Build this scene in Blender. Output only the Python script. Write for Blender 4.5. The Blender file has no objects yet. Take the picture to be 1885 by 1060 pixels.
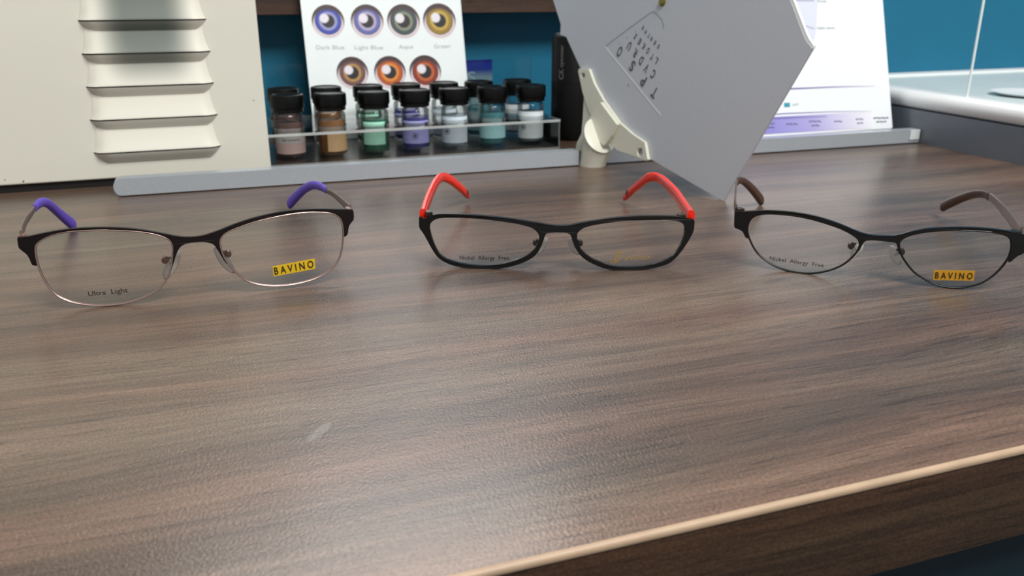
import bpy, bmesh, math, random
from mathutils import Vector, Matrix
from mathutils.geometry import tessellate_polygon
random.seed(7)
scn = bpy.context.scene
COL = scn.collection

# ------------------------------------------------------------------ camera
FP, CXP, CYP, HC = 1570.0, 942.5, 530.0, 0.135
PIT, YAW = math.radians(19.47), math.radians(19.66)
FW = Vector((math.sin(YAW)*math.cos(PIT), math.cos(YAW)*math.cos(PIT), -math.sin(PIT)))
RT = Vector((math.cos(YAW), -math.sin(YAW), 0)); UP = RT.cross(FW)
CAM = Vector((0, 0, HC))
cd = bpy.data.cameras.new('camera'); cam = bpy.data.objects.new('camera', cd); COL.objects.link(cam)
cd.sensor_width = 36; cd.lens = FP/1885*36; cd.clip_start = .01
M = Matrix((RT, UP, -FW)).transposed().to_4x4(); M.translation = CAM
cam.matrix_world = M
scn.camera = cam
cd.dof.use_dof = True; cd.dof.focus_distance = .37; cd.dof.aperture_fstop = 18
# ------------------------------------------------------------------ light
scn.view_settings.view_transform = 'Standard'; scn.view_settings.look = 'None'
scn.view_settings.exposure = 0; scn.view_settings.gamma = 1
w = bpy.data.worlds.new('room'); scn.world = w; w.use_nodes = True
w.node_tree.nodes['Background'].inputs[0].default_value = (.93, .97, 1, 1)
w.node_tree.nodes['Background'].inputs[1].default_value = .32
def area(name, loc, target, sx, sy, power, col):
    l = bpy.data.lights.new(name, 'AREA'); l.shape = 'RECTANGLE'; l.size = sx; l.size_y = sy
    l.energy = power; l.color = col
    o = bpy.data.objects.new(name, l); COL.objects.link(o); o.location = loc
    o.rotation_euler = (Vector(target)-Vector(loc)).to_track_quat('-Z', 'Y').to_euler()
area('ceiling_panel_behind_viewer', (.45, -.55, 1.5), (.25, .7, 0), 1.0, .5, 38, (1, .98, .94))
area('ceiling_panel_ahead', (.30, 1.75, 1.30), (.05, .2, 0), .9, .5, 14, (1, .97, .94))

# ------------------------------------------------------------------ pixel helpers (camera rays meeting real planes)
def ray(x, y): return FW + RT*((x-CXP)/FP) - UP*((y-CYP)/FP)
def gz(x, y, z=0.):
    d = ray(x, y); return CAM + d*((z-HC)/d.z)
def ay(x, y, Y):
    d = ray(x, y); return CAM + d*(Y/d.y)
def ax(x, y, X):
    d = ray(x, y); return CAM + d*(X/d.x)

# ------------------------------------------------------------------ materials
def srgb(r, g, b):
    f = lambda c: (c/255)/12.92 if c/255 <= .04045 else ((c/255+.055)/1.055)**2.4
    return (f(r), f(g), f(b), 1)
def mat(name, col, rough=.5, metal=0., spec=.5, noise=0., nscale=80, bump=0., coat=0., alpha=None):
    m = bpy.data.materials.new(name); m.use_nodes = True
    nt = m.node_tree; b = nt.nodes['Principled BSDF']
    b.inputs['Base Color'].default_value = col; b.inputs['Roughness'].default_value = rough
    b.inputs['Metallic'].default_value = metal; b.inputs['Specular IOR Level'].default_value = spec
    b.inputs['Coat Weight'].default_value = coat
    if noise or bump:
        tc = nt.nodes.new('ShaderNodeTexCoord'); n = nt.nodes.new('ShaderNodeTexNoise')
        n.inputs['Scale'].default_value = nscale; n.inputs['Detail'].default_value = 4
        nt.links.new(tc.outputs['Object'], n.inputs['Vector'])
        if noise:
            r = nt.nodes.new('ShaderNodeValToRGB'); c = col
            r.color_ramp.elements[0].color = tuple(v*(1-noise) for v in c[:3])+(1,)
            r.color_ramp.elements[1].color = tuple(min(1, v*(1+noise)) for v in c[:3])+(1,)
            r.color_ramp.elements[0].position = .3; r.color_ramp.elements[1].position = .7
            nt.links.new(n.outputs['Fac'], r.inputs['Fac']); nt.links.new(r.outputs['Color'], b.inputs['Base Color'])
        if bump:
            bp = nt.nodes.new('ShaderNodeBump'); bp.inputs['Strength'].default_value = bump; bp.inputs['Distance'].default_value = .0005
            nt.links.new(n.outputs['Fac'], bp.inputs['Height']); nt.links.new(bp.outputs['Normal'], b.inputs['Normal'])
    return m
def clear(name, tint=(1, 1, 1, 1), rough=.03, refl=1.0, haze=0., hazecol=(1, 1, 1, 1), ior=1.45):
    """thin clear plastic or glass: transparent body with a Fresnel reflection"""
    m = bpy.data.materials.new(name); m.use_nodes = True; nt = m.node_tree; N = nt.nodes; L = nt.links
    N.remove(N['Principled BSDF']); out = N['Material Output']
    t = N.new('ShaderNodeBsdfTransparent'); t.inputs[0].default_value = tint
    g = N.new('ShaderNodeBsdfGlossy'); g.inputs['Roughness'].default_value = rough
    f = N.new('ShaderNodeFresnel'); f.inputs['IOR'].default_value = ior
    mu = N.new('ShaderNodeMath'); mu.operation = 'MULTIPLY'; mu.inputs[1].default_value = refl
    L.new(f.outputs[0], mu.inputs[0])
    base = t
    if haze:
        d = N.new('ShaderNodeBsdfDiffuse'); d.inputs[0].default_value = hazecol
        mh = N.new('ShaderNodeMixShader'); mh.inputs[0].default_value = haze
        L.new(t.outputs[0], mh.inputs[1]); L.new(d.outputs[0], mh.inputs[2]); base = mh
    mx = N.new('ShaderNodeMixShader'); L.new(mu.outputs[0], mx.inputs[0]); L.new(base.outputs[0], mx.inputs[1]); L.new(g.outputs[0], mx.inputs[2])
    L.new(mx.outputs[0], out.inputs['Surface'])
    return m

def wood_mat(name, dark, mid, light, rough=.36, smear=False, bump=.25):
    m = bpy.data.materials.new(name); m.use_nodes = True; nt = m.node_tree; N = nt.nodes; L = nt.links
    b = N['Principled BSDF']
    tc = N.new('ShaderNodeTexCoord')
    def noise(sx, sy, det, rgh=.55, vec=None, scale=1.):
        mp = N.new('ShaderNodeMapping'); mp.inputs['Scale'].default_value = (sx, sy, sy)
        L.new((vec or tc.outputs['Object']), mp.inputs['Vector'])
        n = N.new('ShaderNodeTexNoise'); n.inputs['Scale'].default_value = scale; n.inputs['Detail'].default_value = det; n.inputs['Roughness'].default_value = rgh
        L.new(mp.outputs[0], n.inputs['Vector']); return n
    wv = noise(2.6, 7, 2)
    sub = N.new('ShaderNodeVectorMath'); sub.operation = 'MULTIPLY_ADD'
    sub.inputs[1].default_value = (0, .040, .040); L.new(wv.outputs['Color'], sub.inputs[0]); L.new(tc.outputs['Object'], sub.inputs[2])
    v = sub.outputs[0]
    n1 = noise(1.5, 34, 10, .64, v)
    n2 = noise(9, 330, 5, .75, v)
    n3 = noise(3.0, 26, 3, .5, v)
    n4 = noise(30, 900, 2, .6, v)
    mix = N.new('ShaderNodeMix'); mix.data_type = 'FLOAT'; mix.inputs[0].default_value = .36
    L.new(n1.outputs['Fac'], mix.inputs[2]); L.new(n2.outputs['Fac'], mix.inputs[3])
    r = N.new('ShaderNodeValToRGB'); e = r.color_ramp.elements
    e[0].position = .36; e[0].color = dark; e[1].position = .64; e[1].color = light
    k = e.new(.50); k.color = mid
    L.new(mix.outputs[0], r.inputs['Fac'])
    # warm / cool drift of the laminate print
    r3 = N.new('ShaderNodeValToRGB'); r3.color_ramp.elements[0].position = .38; r3.color_ramp.elements[1].position = .62
    r3.color_ramp.elements[0].color = (.90, 1.0, 1.0, 1); r3.color_ramp.elements[1].color = (1.05, .98, .95, 1)
    L.new(n3.outputs['Fac'], r3.inputs['Fac'])
    mm = N.new('ShaderNodeMix'); mm.data_type = 'RGBA'; mm.blend_type = 'MULTIPLY'; mm.inputs[0].default_value = 1
    L.new(r.outputs['Color'], mm.inputs[6]); L.new(r3.outputs['Color'], mm.inputs[7])
    # pores
    r4 = N.new('ShaderNodeValToRGB'); r4.color_ramp.elements[0].position = .32; r4.color_ramp.elements[1].position = .42
    r4.color_ramp.elements[0].color = (.5, .48, .47, 1)
    L.new(n4.outputs['Fac'], r4.inputs['Fac'])
    m2 = N.new('ShaderNodeMix'); m2.data_type = 'RGBA'; m2.blend_type = 'MULTIPLY'; m2.inputs[0].default_value = 1
    L.new(mm.outputs[2], m2.inputs[6]); L.new(r4.outputs['Color'], m2.inputs[7])
    n5 = noise(900, 900, 1); r6 = N.new('ShaderNodeValToRGB'); r6.color_ramp.elements[0].position = .35; r6.color_ramp.elements[1].position = .65
    r6.color_ramp.elements[0].color = (.80, .80, .80, 1); r6.color_ramp.elements[1].color = (1.18, 1.18, 1.17, 1); L.new(n5.outputs['Fac'], r6.inputs['Fac'])
    m5 = N.new('ShaderNodeMix'); m5.data_type = 'RGBA'; m5.blend_type = 'MULTIPLY'; m5.inputs[0].default_value = 1
    L.new(m2.outputs[2], m5.inputs[6]); L.new(r6.outputs['Color'], m5.inputs[7])
    col = m5.outputs[2]
    if smear:
        # a small dull smear wiped on the laminate
        c = gz(587, 795); e0 = gz(563, 812); e1 = gz(609, 774); ang = math.atan2(e1.y-e0.y, e1.x-e0.x)
        wv_ = gz(594, 800)-gz(580, 790); hw = abs(wv_.x*-math.sin(ang)+wv_.y*math.cos(ang))/2
        mp = N.new('ShaderNodeMapping'); mp.inputs['Location'].default_value = (-c.x, -c.y, 0); L.new(tc.outputs['Object'], mp.inputs['Vector'])
        mpr = N.new('ShaderNodeMapping'); mpr.inputs['Rotation'].default_value = (0, 0, -ang); L.new(mp.outputs[0], mpr.inputs['Vector'])
        mp2 = N.new('ShaderNodeMapping'); mp2.inputs['Scale'].default_value = (2/(e1-e0).length, 1/max(hw, .0012), 1); L.new(mpr.outputs[0], mp2.inputs['Vector'])
        ln = N.new('ShaderNodeVectorMath'); ln.operation = 'LENGTH'; L.new(mp2.outputs[0], ln.inputs[0])
        rr = N.new('ShaderNodeValToRGB'); rr.color_ramp.elements[0].position = .75; rr.color_ramp.elements[0].color = (.15, .15, .15, 1)
        rr.color_ramp.elements[1].position = 1.; rr.color_ramp.elements[1].color = (0, 0, 0, 1)
        L.new(ln.outputs['Value'], rr.inputs['Fac'])
        ms = N.new('ShaderNodeMix'); ms.data_type = 'RGBA'; L.new(rr.outputs['Color'], ms.inputs[0])
        L.new(col, ms.inputs[6]); ms.inputs[7].default_value = srgb(190, 190, 180); col = ms.outputs[2]
    L.new(col, b.inputs['Base Color'])
    b.inputs['Roughness'].default_value = rough; b.inputs['Specular IOR Level'].default_value = .5
    if smear: b.inputs['Coat Weight'].default_value = .42; b.inputs['Coat Roughness'].default_value = .2; b.inputs['Coat IOR'].default_value = 1.42
    nb = N.new('ShaderNodeTexNoise'); nb.inputs['Scale'].default_value = 1050; nb.inputs['Detail'].default_value = 2
    L.new(tc.outputs['Object'], nb.inputs['Vector'])
    bp = N.new('ShaderNodeBump'); bp.inputs['Strength'].default_value = bump; bp.inputs['Distance'].default_value = .0006
    L.new(nb.outputs['Fac'], bp.inputs['Height']); L.new(bp.outputs['Normal'], b.inputs['Normal'])
    if smear:
        bc = N.new('ShaderNodeBump'); bc.inputs['Strength'].default_value = .1; bc.inputs['Distance'].default_value = .0006
        L.new(nb.outputs['Fac'], bc.inputs['Height']); L.new(bc.outputs['Normal'], b.inputs['Coat Normal'])
    return m

# ------------------------------------------------------------------ mesh builders
class MB:
    def __init__(s): s.v = []; s.f = []; s.m = []
    def add(s, vs, fs, mi=0):
        o = len(s.v); s.v += [Vector(p) for p in vs]
        for f in fs: s.f.append([i+o for i in f]); s.m.append(mi)
    def box(s, lo, hi, mi=0, rot=None, c=None):
        x0, y0, z0 = lo; x1, y1, z1 = hi
        vs = [Vector(p) for p in ((x0,y0,z0),(x1,y0,z0),(x1,y1,z0),(x0,y1,z0),(x0,y0,z1),(x1,y0,z1),(x1,y1,z1),(x0,y1,z1))]
        s.add(vs, [(0,3,2,1),(4,5,6,7),(0,1,5,4),(1,2,6,5),(2,3,7,6),(3,0,4,7)], mi)
    def lathe(s, prof, c=(0,0,0), n=40, mi=0, axis='Z', close=True):
        c = Vector(c); vs = []; fs = []
        for r, z in prof:
            for k in range(n):
                a = 2*math.pi*k/n; vs.append(c+Vector((r*math.cos(a), r*math.sin(a), z)))
        for i in range(len(prof)-1):
            for k in range(n):
                k2 = (k+1) % n; fs.append((i*n+k, i*n+k2, (i+1)*n+k2, (i+1)*n+k))
        if close:
            if prof[0][0] > 1e-6: fs.append(tuple(reversed(range(n))))
            if prof[-1][0] > 1e-6: fs.append(tuple(range((len(prof)-1)*n, len(prof)*n)))
        s.add(vs, fs, mi)
    def sweep(s, pts, frames, secs, closed=False, mi=0, n=12, power=2.):
        """tube along pts; frames = (side, up) per point; secs = (half thickness, half height)"""
        vs = []; fs = []; P = len(pts)
        for p, (a, b), (t, h) in zip(pts, frames, secs):
            for k in range(n):
                q = 2*math.pi*k/n; cx, sx = math.cos(q), math.sin(q)
                ex = math.copysign(abs(cx)**(2/power), cx); ey = math.copysign(abs(sx)**(2/power), sx)
                vs.append(p + a*(t*ex) + b*(h*ey))
        R = P if closed else P-1
        for i in range(R):
            j = (i+1) % P
            for k in range(n):
                k2 = (k+1) % n; fs.append((i*n+k, i*n+k2, j*n+k2, j*n+k))
        if not closed: fs += [tuple(reversed(range(n))), tuple(range((P-1)*n, P*n))]
        s.add(vs, fs, mi)
    def build(s, name, mats, parent=None, base=None, smooth=None, bevel=0., bseg=2):
        me = bpy.data.meshes.new(name)
        if parent is not None: org = Vector(parent['_w'])
        else: org = Vector(base) if base is not None else Vector((0, 0, 0))
        me.from_pydata([tuple(p-org) for p in s.v], [], s.f)
        for m in (mats if isinstance(mats, (list, tuple)) else [mats]): me.materials.append(m)
        for p, mi in zip(me.polygons, s.m): p.material_index = mi
        bm = bmesh.new(); bm.from_mesh(me); bmesh.ops.remove_doubles(bm, verts=bm.verts, dist=1e-6)
        bmesh.ops.recalc_face_normals(bm, faces=bm.faces); bm.to_mesh(me); bm.free()
        o = bpy.data.objects.new(name, me); COL.objects.link(o)
        o['_w'] = tuple(org)
        if parent is not None: o.parent = parent
        else: o.location = org
        if smooth is not None:
            me.shade_smooth() if hasattr(me, 'shade_smooth') else None
            me.set_sharp_from_angle(angle=math.radians(smooth))
        if bevel:
            bv = o.modifiers.new('edge', 'BEVEL'); bv.width = bevel; bv.segments = bseg; bv.limit_method = 'ANGLE'; bv.angle_limit = math.radians(50)
        return o
def tag(o, label, cat, group=None, kind=None):
    o['label'] = label; o['category'] = cat
    if group: o['group'] = group
    if kind: o['kind'] = kind
    return o
def structure(o, label=None):
    o['kind'] = 'structure'
    return o
def empty(name, loc, label, cat, group=None):
    o = bpy.data.objects.new(name, None); COL.objects.link(o); o.location = loc; o.empty_display_size = .01
    o['_w'] = tuple(loc); return tag(o, label, cat, group)

class Plane:
    """a real plane in the place: origin o, axes a (right) and b (up), n towards the viewer"""
    def __init__(s, o, a, b):
        s.o = Vector(o); s.a = Vector(a).normalized(); s.n = s.a.cross(Vector(b)).normalized(); s.b = s.n.cross(s.a).normalized()
        if s.n.dot(CAM-s.o) < 0: s.n = -s.n
    def inv(s, x, y):
        d = ray(x, y); t = (s.o-CAM).dot(s.n)/d.dot(s.n); p = CAM+d*t-s.o
        return Vector((p.dot(s.a), p.dot(s.b)))
    def pos(s, q, off=0.): return s.o + s.a*q[0] + s.b*q[1] + s.n*off
class FrontSurf:
    """front of a pair of spectacles standing on the desk: base points B1, B2, wrapped by k, leaning by lean"""
    def __init__(s, B1, B2, k=1.1, lean=.08):
        s.B1, s.B2 = B1, B2; s.c = (B1+B2)/2; s.c.z = 0; s.u = (B2-B1); s.u.z = 0; s.h = s.u.length/2; s.u.normalize()
        s.v = Vector((-s.u.y, s.u.x, 0))
        if s.v.dot(s.c) < 0: s.v = -s.v
        s.k = k; s.lean = lean
    def d(s, u, w): return s.k*(u*u-s.h*s.h) + s.lean*w
    def inv(s, x, y):
        r = ray(x, y); dep = 0
        for _ in range(12):
            t = (s.c + s.v*dep - CAM).dot(s.v)/r.dot(s.v); p = CAM+r*t-s.c
            u, w = p.dot(s.u), p.z; dep = s.d(u, w)
        return Vector((u, w))
    def pos(s, q, off=0.):   # off > 0 is towards the viewer
        return s.c + s.u*q[0] + Vector((0, 0, q[1])) + s.v*(s.d(q[0], q[1])-off)
    def at_depth(s, x, y, dep):
        r = ray(x, y); t = (s.c + s.v*dep - CAM).dot(s.v)/r.dot(s.v); return CAM+r*t

def spline(pts, closed, sub=4):
    P = [Vector(p) for p in pts]; n = len(P); out = []
    for i in range(n if closed else n-1):
        p0 = P[(i-1) % n] if (closed or i > 0) else P[i]*2-P[i+1]
        p1 = P[i]; p2 = P[(i+1) % n]
        p3 = P[(i+2) % n] if (closed or i+2 < n) else P[i+1]*2-P[i]
        for k in range(sub):
            t = k/sub
            out.append(.5*((2*p1)+(p2-p0)*t+(2*p0-5*p1+4*p2-p3)*t*t+(3*p1-p0-3*p2+p3)*t*t*t))
    if not closed: out.append(P[-1])
    return out
def slab(mb, S, loops, off0, off1, mi=0, mside=None):
    """plate of the given outline (loops[0]) with holes, between two offsets from surface S"""
    mside = mi if mside is None else mside
    L3 = [[Vector((p[0], p[1], 0)) for p in lp] for lp in loops]
    tris = tessellate_polygon(L3)
    flat = [p for lp in loops for p in lp]; n = len(flat)
    vs = [S.pos(p, off0) for p in flat]+[S.pos(p, off1) for p in flat]
    o = len(mb.v); mb.v += vs
    for t in tris:
        mb.f.append([o+i for i in t]); mb.m.append(mi); mb.f.append([o+n+i for i in reversed(t)]); mb.m.append(mi)
    k = 0
    for lp in loops:
        for i in range(len(lp)):
            a, b = k+i, k+(i+1) % len(lp); mb.f.append([o+a, o+b, o+n+b, o+n+a]); mb.m.append(mside)
        k += len(lp)
def px2(S, pts, ox=0, oy=0, sc=1.): return [S.inv(ox+x/sc, oy+y/sc) for x, y in pts]
_tc = {}
def text_poly(s, shear=0., bold=0.):
    key = (s, shear, bold)
    if key not in _tc:
        c = bpy.data.curves.new('t', 'FONT'); c.body = s; c.size = 1; c.shear = shear; c.offset = bold; c.resolution_u = 3
        o = bpy.data.objects.new('t', c); COL.objects.link(o)
        dg = bpy.context.evaluated_depsgraph_get(); me = bpy.data.meshes.new_from_object(o.evaluated_get(dg))
        vs = [v.co.copy() for v in me.vertices]; fs = [list(p.vertices) for p in me.polygons]
        bpy.data.objects.remove(o); bpy.data.curves.remove(c); bpy.data.meshes.remove(me)
        _tc[key] = (vs, fs)
    return _tc[key]
def write(mb, S, s, A, B, height, off, mi=0, shear=0., bold=0., centred=False):
    """lettering s on surface S from baseline start A to end B (surface coordinates), cap height given"""
    vs, fs = text_poly(s, shear, bold)
    x0 = min(v.x for v in vs); x1 = max(v.x for v in vs)
    A = Vector(A[:2]); B = Vector(B[:2]); d = B-A; wdt = d.length; d.normalize(); n = Vector((-d.y, d.x))
    sx = wdt/(x1-x0); sy = height/.70
    mb.add([S.pos(A + d*((v.x-x0)*sx) + n*(v.y*sy), off) for v in vs], fs, mi)

# ================================================================== THE SETTING
Mdesk = wood_mat('walnut_laminate', srgb(62, 46, 38), srgb(97, 76, 63), srgb(128, 103, 86), smear=True, bump=.42)
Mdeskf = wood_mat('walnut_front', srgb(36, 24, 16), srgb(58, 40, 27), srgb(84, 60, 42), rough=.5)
Mband = mat('beige_edge_band', srgb(182, 156, 130), .45, noise=.12, nscale=60, bump=.1)
Mteal = mat('teal_wall_paint', srgb(12, 106, 138), .55, noise=.06, nscale=12, bump=.1)
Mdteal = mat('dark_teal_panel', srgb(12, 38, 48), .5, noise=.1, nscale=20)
FY, XR = .1658, .6125
mb = MB(); mb.box((-.8, FY+.0016, -.034), (XR, .885, 0)); desk = mb.build('desk', [Mdesk], base=(0, 0, 0))
tag(desk, 'brown walnut laminate desk top that fills the foreground under the spectacles', 'desk')
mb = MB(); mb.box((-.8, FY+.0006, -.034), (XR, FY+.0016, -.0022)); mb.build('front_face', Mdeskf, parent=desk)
mb = MB(); n = 6
pts = [Vector((0, 0, 0))]
prof = [(FY+.0016, 0.0), (FY+.0008, -.0001), (FY+.0002, -.0006), (FY, -.0013), (FY+.0002, -.0022), (FY+.0016, -.0022)]
vs = [Vector((x, y, z)) for x in (-.8, XR) for y, z in prof]; P = len(prof)
mb.add(vs, [(i, (i+1) % P, P+(i+1) % P, P+i) for i in range(P)]+[tuple(range(P)), tuple(reversed(range(P, 2*P)))])
o = mb.build('edge_band', Mband, parent=desk, smooth=50); o['label'] = 'pale beige edge band'
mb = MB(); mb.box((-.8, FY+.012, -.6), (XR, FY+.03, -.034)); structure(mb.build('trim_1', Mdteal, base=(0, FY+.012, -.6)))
mb = MB(); mb.box((-1.5, -1.5, -.62), (2, 2, -.6)); structure(mb.build('floor', mat('floor_vinyl', srgb(70, 74, 78), .5, noise=.1), base=(0, 0, -.62)))
WY = .885
mb = MB(); mb.box((-.8, WY, -.034), (XR, WY+.02, .42)); structure(mb.build('wall_back', Mteal, base=(0, WY, 0)))
# wall behind the white counter
mb = MB(); mb.box((XR, .762, -.034), (1.5, .90, .42)); structure(mb.build('wall_right', Mteal, base=(XR, .762, 0)))

# shelf board over the vials
Mshelf = wood_mat('shelf_wood', srgb(44, 28, 20), srgb(64, 43, 33), srgb(84, 60, 46), rough=.5)
mb = MB(); mb.box((.0465, .845, .1104), (.42, WY-.0005, .132))
o = mb.build('shelf_board', Mshelf, base=(.0465, .845, .1104), bevel=.0005)
tag(o, 'dark brown wooden shelf board above the vials, running behind the eye colour card', 'shelf')

# ================================================================== WHITE LOUVRED CABINET
Mbox = mat('cream_painted_metal', srgb(226, 224, 211), .38, noise=.015, nscale=25, bump=.04)
def dark_patch_mat():  # cream paint with a soft, squarish grey-green darker patch on the upper louvres
    m = mat('cream_metal_dark_patch', srgb(226, 224, 211), .55); nt = m.node_tree; N = nt.nodes; L = nt.links; b = N['Principled BSDF']
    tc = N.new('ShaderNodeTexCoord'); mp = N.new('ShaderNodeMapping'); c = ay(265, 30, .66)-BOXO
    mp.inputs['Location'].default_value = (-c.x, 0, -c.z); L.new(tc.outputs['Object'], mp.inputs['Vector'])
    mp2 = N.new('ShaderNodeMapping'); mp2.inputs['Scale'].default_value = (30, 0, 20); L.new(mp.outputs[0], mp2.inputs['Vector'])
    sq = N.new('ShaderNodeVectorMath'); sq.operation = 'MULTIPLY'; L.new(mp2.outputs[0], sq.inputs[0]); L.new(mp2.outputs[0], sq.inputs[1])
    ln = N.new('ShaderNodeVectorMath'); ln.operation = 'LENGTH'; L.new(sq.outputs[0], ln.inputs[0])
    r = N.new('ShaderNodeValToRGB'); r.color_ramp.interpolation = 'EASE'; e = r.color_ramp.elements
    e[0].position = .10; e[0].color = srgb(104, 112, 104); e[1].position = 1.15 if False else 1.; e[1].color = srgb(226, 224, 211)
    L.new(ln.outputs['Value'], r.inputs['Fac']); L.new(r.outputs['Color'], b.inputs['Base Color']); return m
BOXO = Vector((-.2, .66, .0058))
BXR = .0432
box = MB(); box.box((-.5, .66, .0058), (BXR, .86, .34))
boxo = box.build('louvred_cabinet', Mbox, base=BOXO, bevel=.0012, bseg=3)
tag(boxo, 'cream painted metal cabinet with a column of pressed vent louvres, at the left edge', 'cabinet')
mb = MB(); mb.box((-.49, .6625, .0), (BXR-.01, .85, .0056)); mb.build('plinth', mat('black_rubber', srgb(14, 13, 12), .6), parent=boxo)
Mpatch = dark_patch_mat(); Mslit = mat('dark_slit', srgb(30, 28, 25), .8)
lips = [((131, -85), (364, -86)), ((138, -23), (371, -26)), ((145, 38), (378, 33)), ((152, 99), (386, 92)), ((160, 160), (392, 150)), ((167, 221), (399, 208)), ((174, 281), (405, 266))]
for (a, b) in lips:
    A = ay(*a, .66); B = ay(*b, .66); zc = (A.z+B.z)/2; x0, x1 = A.x-.0005, B.x+.0005
    D = .0062; yf = .6597; m = 24
    mb = MB(); rows = []
    for zoff, dep, ins in ((.0170, .0, .0035), (.0155, .06, .0038), (.011, .28, .0034), (.0055, .60, .0022), (.0012, .92, .0010), (0., 1., .0), (-.0010, .96, .0004), (-.0052, .40, .0045), (-.0084, 0., .0078)):
        row = []
        for k in range(m+1):
            s = k/m; x = (x0+ins)+(x1-x0-2*ins)*s
            e = min(s, 1-s)*(x1-x0)/.0085; e = min(1, e); prof_e = math.sin(e*math.pi/2)**.7 if e > 0 else 0
            row.append(Vector((x, yf - D*dep*prof_e, zc+zoff)))
        rows.append(row)
    vs = [p for r_ in rows for p in r_]; W = m+1
    fs = [(i*W+k, i*W+k+1, (i+1)*W+k+1, (i+1)*W+k) for i in range(len(rows)-1) for k in range(m)]
    mb.add(vs, fs)
    lo = mb.build('louvre', Mpatch, parent=boxo, smooth=38)
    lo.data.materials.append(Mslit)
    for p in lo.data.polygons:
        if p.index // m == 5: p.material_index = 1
# tiny paint chips on the front
for (x, y, r) in ((43, 334, .0006), (9, 331, .0004), (467, 185, .0004)):
    mb = MB(); c = ay(x, y, .6599); mb.add([c+Vector((r*math.cos(q*.7), -.00005, r*math.sin(q*.7))) for q in range(9)], [tuple(range(9))])
    mb.build('paint_chip', Mslit, parent=boxo)

# ================================================================== RAIL
Malu = mat('satin_aluminium', srgb(192, 200, 208), .3, metal=.4, noise=.05, nscale=900, bump=.15)
rail = empty('desk_rail', (.276, .617, 0), 'long satin grey metal rail lying on the desk in front of the vials and page', 'rail')
def railY(x): return .6235 - (x+.063)*.0215
def bar(x0, x1, round0=False):
    mb = MB(); h = .0125; dd = .010; S = Plane((0, 0, 0), (1, 0, 0), (0, 0, 1))
    class RS:
        def pos(s, q, off): return Vector((q[0], railY(q[0])+off, q[1]))
    lp = []
    r = .0048
    if round0:
        for k in range(9):
            a = math.pi*1.5 - k/8*math.pi
            lp.append((x0+r + r*math.cos(a)*.95, .0009+ (h-.0009)/2 + (h-.0009)/2*math.sin(a)))
    else: lp += [(x0, .0009), (x0, h)]
    for k in range(1, 8): lp.append((x0+(x1-x0)*k/8, h))
    lp += [(x1, h), (x1, .0009)]
    for k in range(7, 0, -1): lp.append((x0+(x1-x0)*k/8, .0009))
    slab(mb, RS(), [lp], 0, dd)
    return mb.build('bar', Malu, parent=rail, bevel=.0007, bseg=3)
bar(-.0635, .2765, True); bar(.3015, XR-.0005)
Mfoot = mat('rail_foot', srgb(40, 40, 38), .7)
for x in (-.03, .12, .25, .33, .48, .598):
    mb = MB(); mb.box((x, railY(x)+.0015, 0), (x+.012, railY(x)+.008, .0009)); mb.build('rubber_foot', Mfoot, parent=rail)
mb = MB(); mb.box((XR-.012, railY(XR)-.0008, .0035), (XR-.001, railY(XR)-.0001, .0125)); o = mb.build('end_clip', mat('clip_white', srgb(215, 220, 220), .4), parent=rail, bevel=.0003)
o['label'] = 'pale end clip'

# ================================================================== ACRYLIC VIAL STAND AND VIALS
Mclr = clear('clear_acrylic', (.93, .95, .95, 1), .05, 1.0, ior=1.5)
Mclre = clear('acrylic_edge', (.8, .85, .85, 1), .15, 1.5, haze=.5, hazecol=(.92, .97, .96, 1))
TZ = .0268
sx0, sx1, sy0, sy1 = .030, .2895, .686, .786
stand = empty('acrylic_stand', ((sx0+sx1)/2, sy0, 0), 'clear acrylic stand holding two rows of black-capped vials', 'stand')
fx = [528, 607, 687.5, 763, 836, 906, 977]
front = []; back = []
VY = .7225; BY = .7695; BZ = .0032
fcol = []
for x, yb in zip(fx, (284, 281, 279, 275, 270, 265, 261)):
    c = ay(x, 180, VY); front.append((c.x, VY))
for x in (520, 600, 677, 747, 817, 881, 952):
    c = ay(x, 165, BY); back.append((c.x, BY))
VR = .0118
class HZ:
    def pos(s, q, off): return Vector((q[0], q[1], off))
mb = MB()
out = [(sx0, sy0), (sx1, sy0), (sx1, sy1), (sx0, sy1)]
holes = [[(x+(VR+.0007)*math.cos(a*math.pi/14), y+(VR+.0007)*math.sin(a*math.pi/14)) for a in range(28)] for x, y in front+back]
slab(mb, HZ(), [out]+holes, TZ-.0022, TZ, 0, 1); mb.build('top_plate', [Mclr, Mclre], parent=stand)
Mclrs = clear('acrylic_side_edge', (.85, .9, .9, 1), .12, 1.2, haze=.22, hazecol=(.92, .97, .96, 1))
mb = MB(); slab(mb, HZ(), [out], 0.0002, BZ-.0002, 0, 1); mb.build('base_plate', [clear('clear_base', (.9, .9, .9, 1), .2, .35), Mclrs], parent=stand)
for xs in (sx0, sx1-.0011):
    mb = MB(); mb.box((xs, sy0+.0008, BZ), (xs+.0011, sy1-.0008, TZ-.0022), 0)
    for i in (2, 4): pass
    o = mb.build('side_panel', [Mclr, Mclrs], parent=stand)
    for p in o.data.polygons:
        if abs(p.normal.y) > .9: p.material_index = 1

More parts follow.
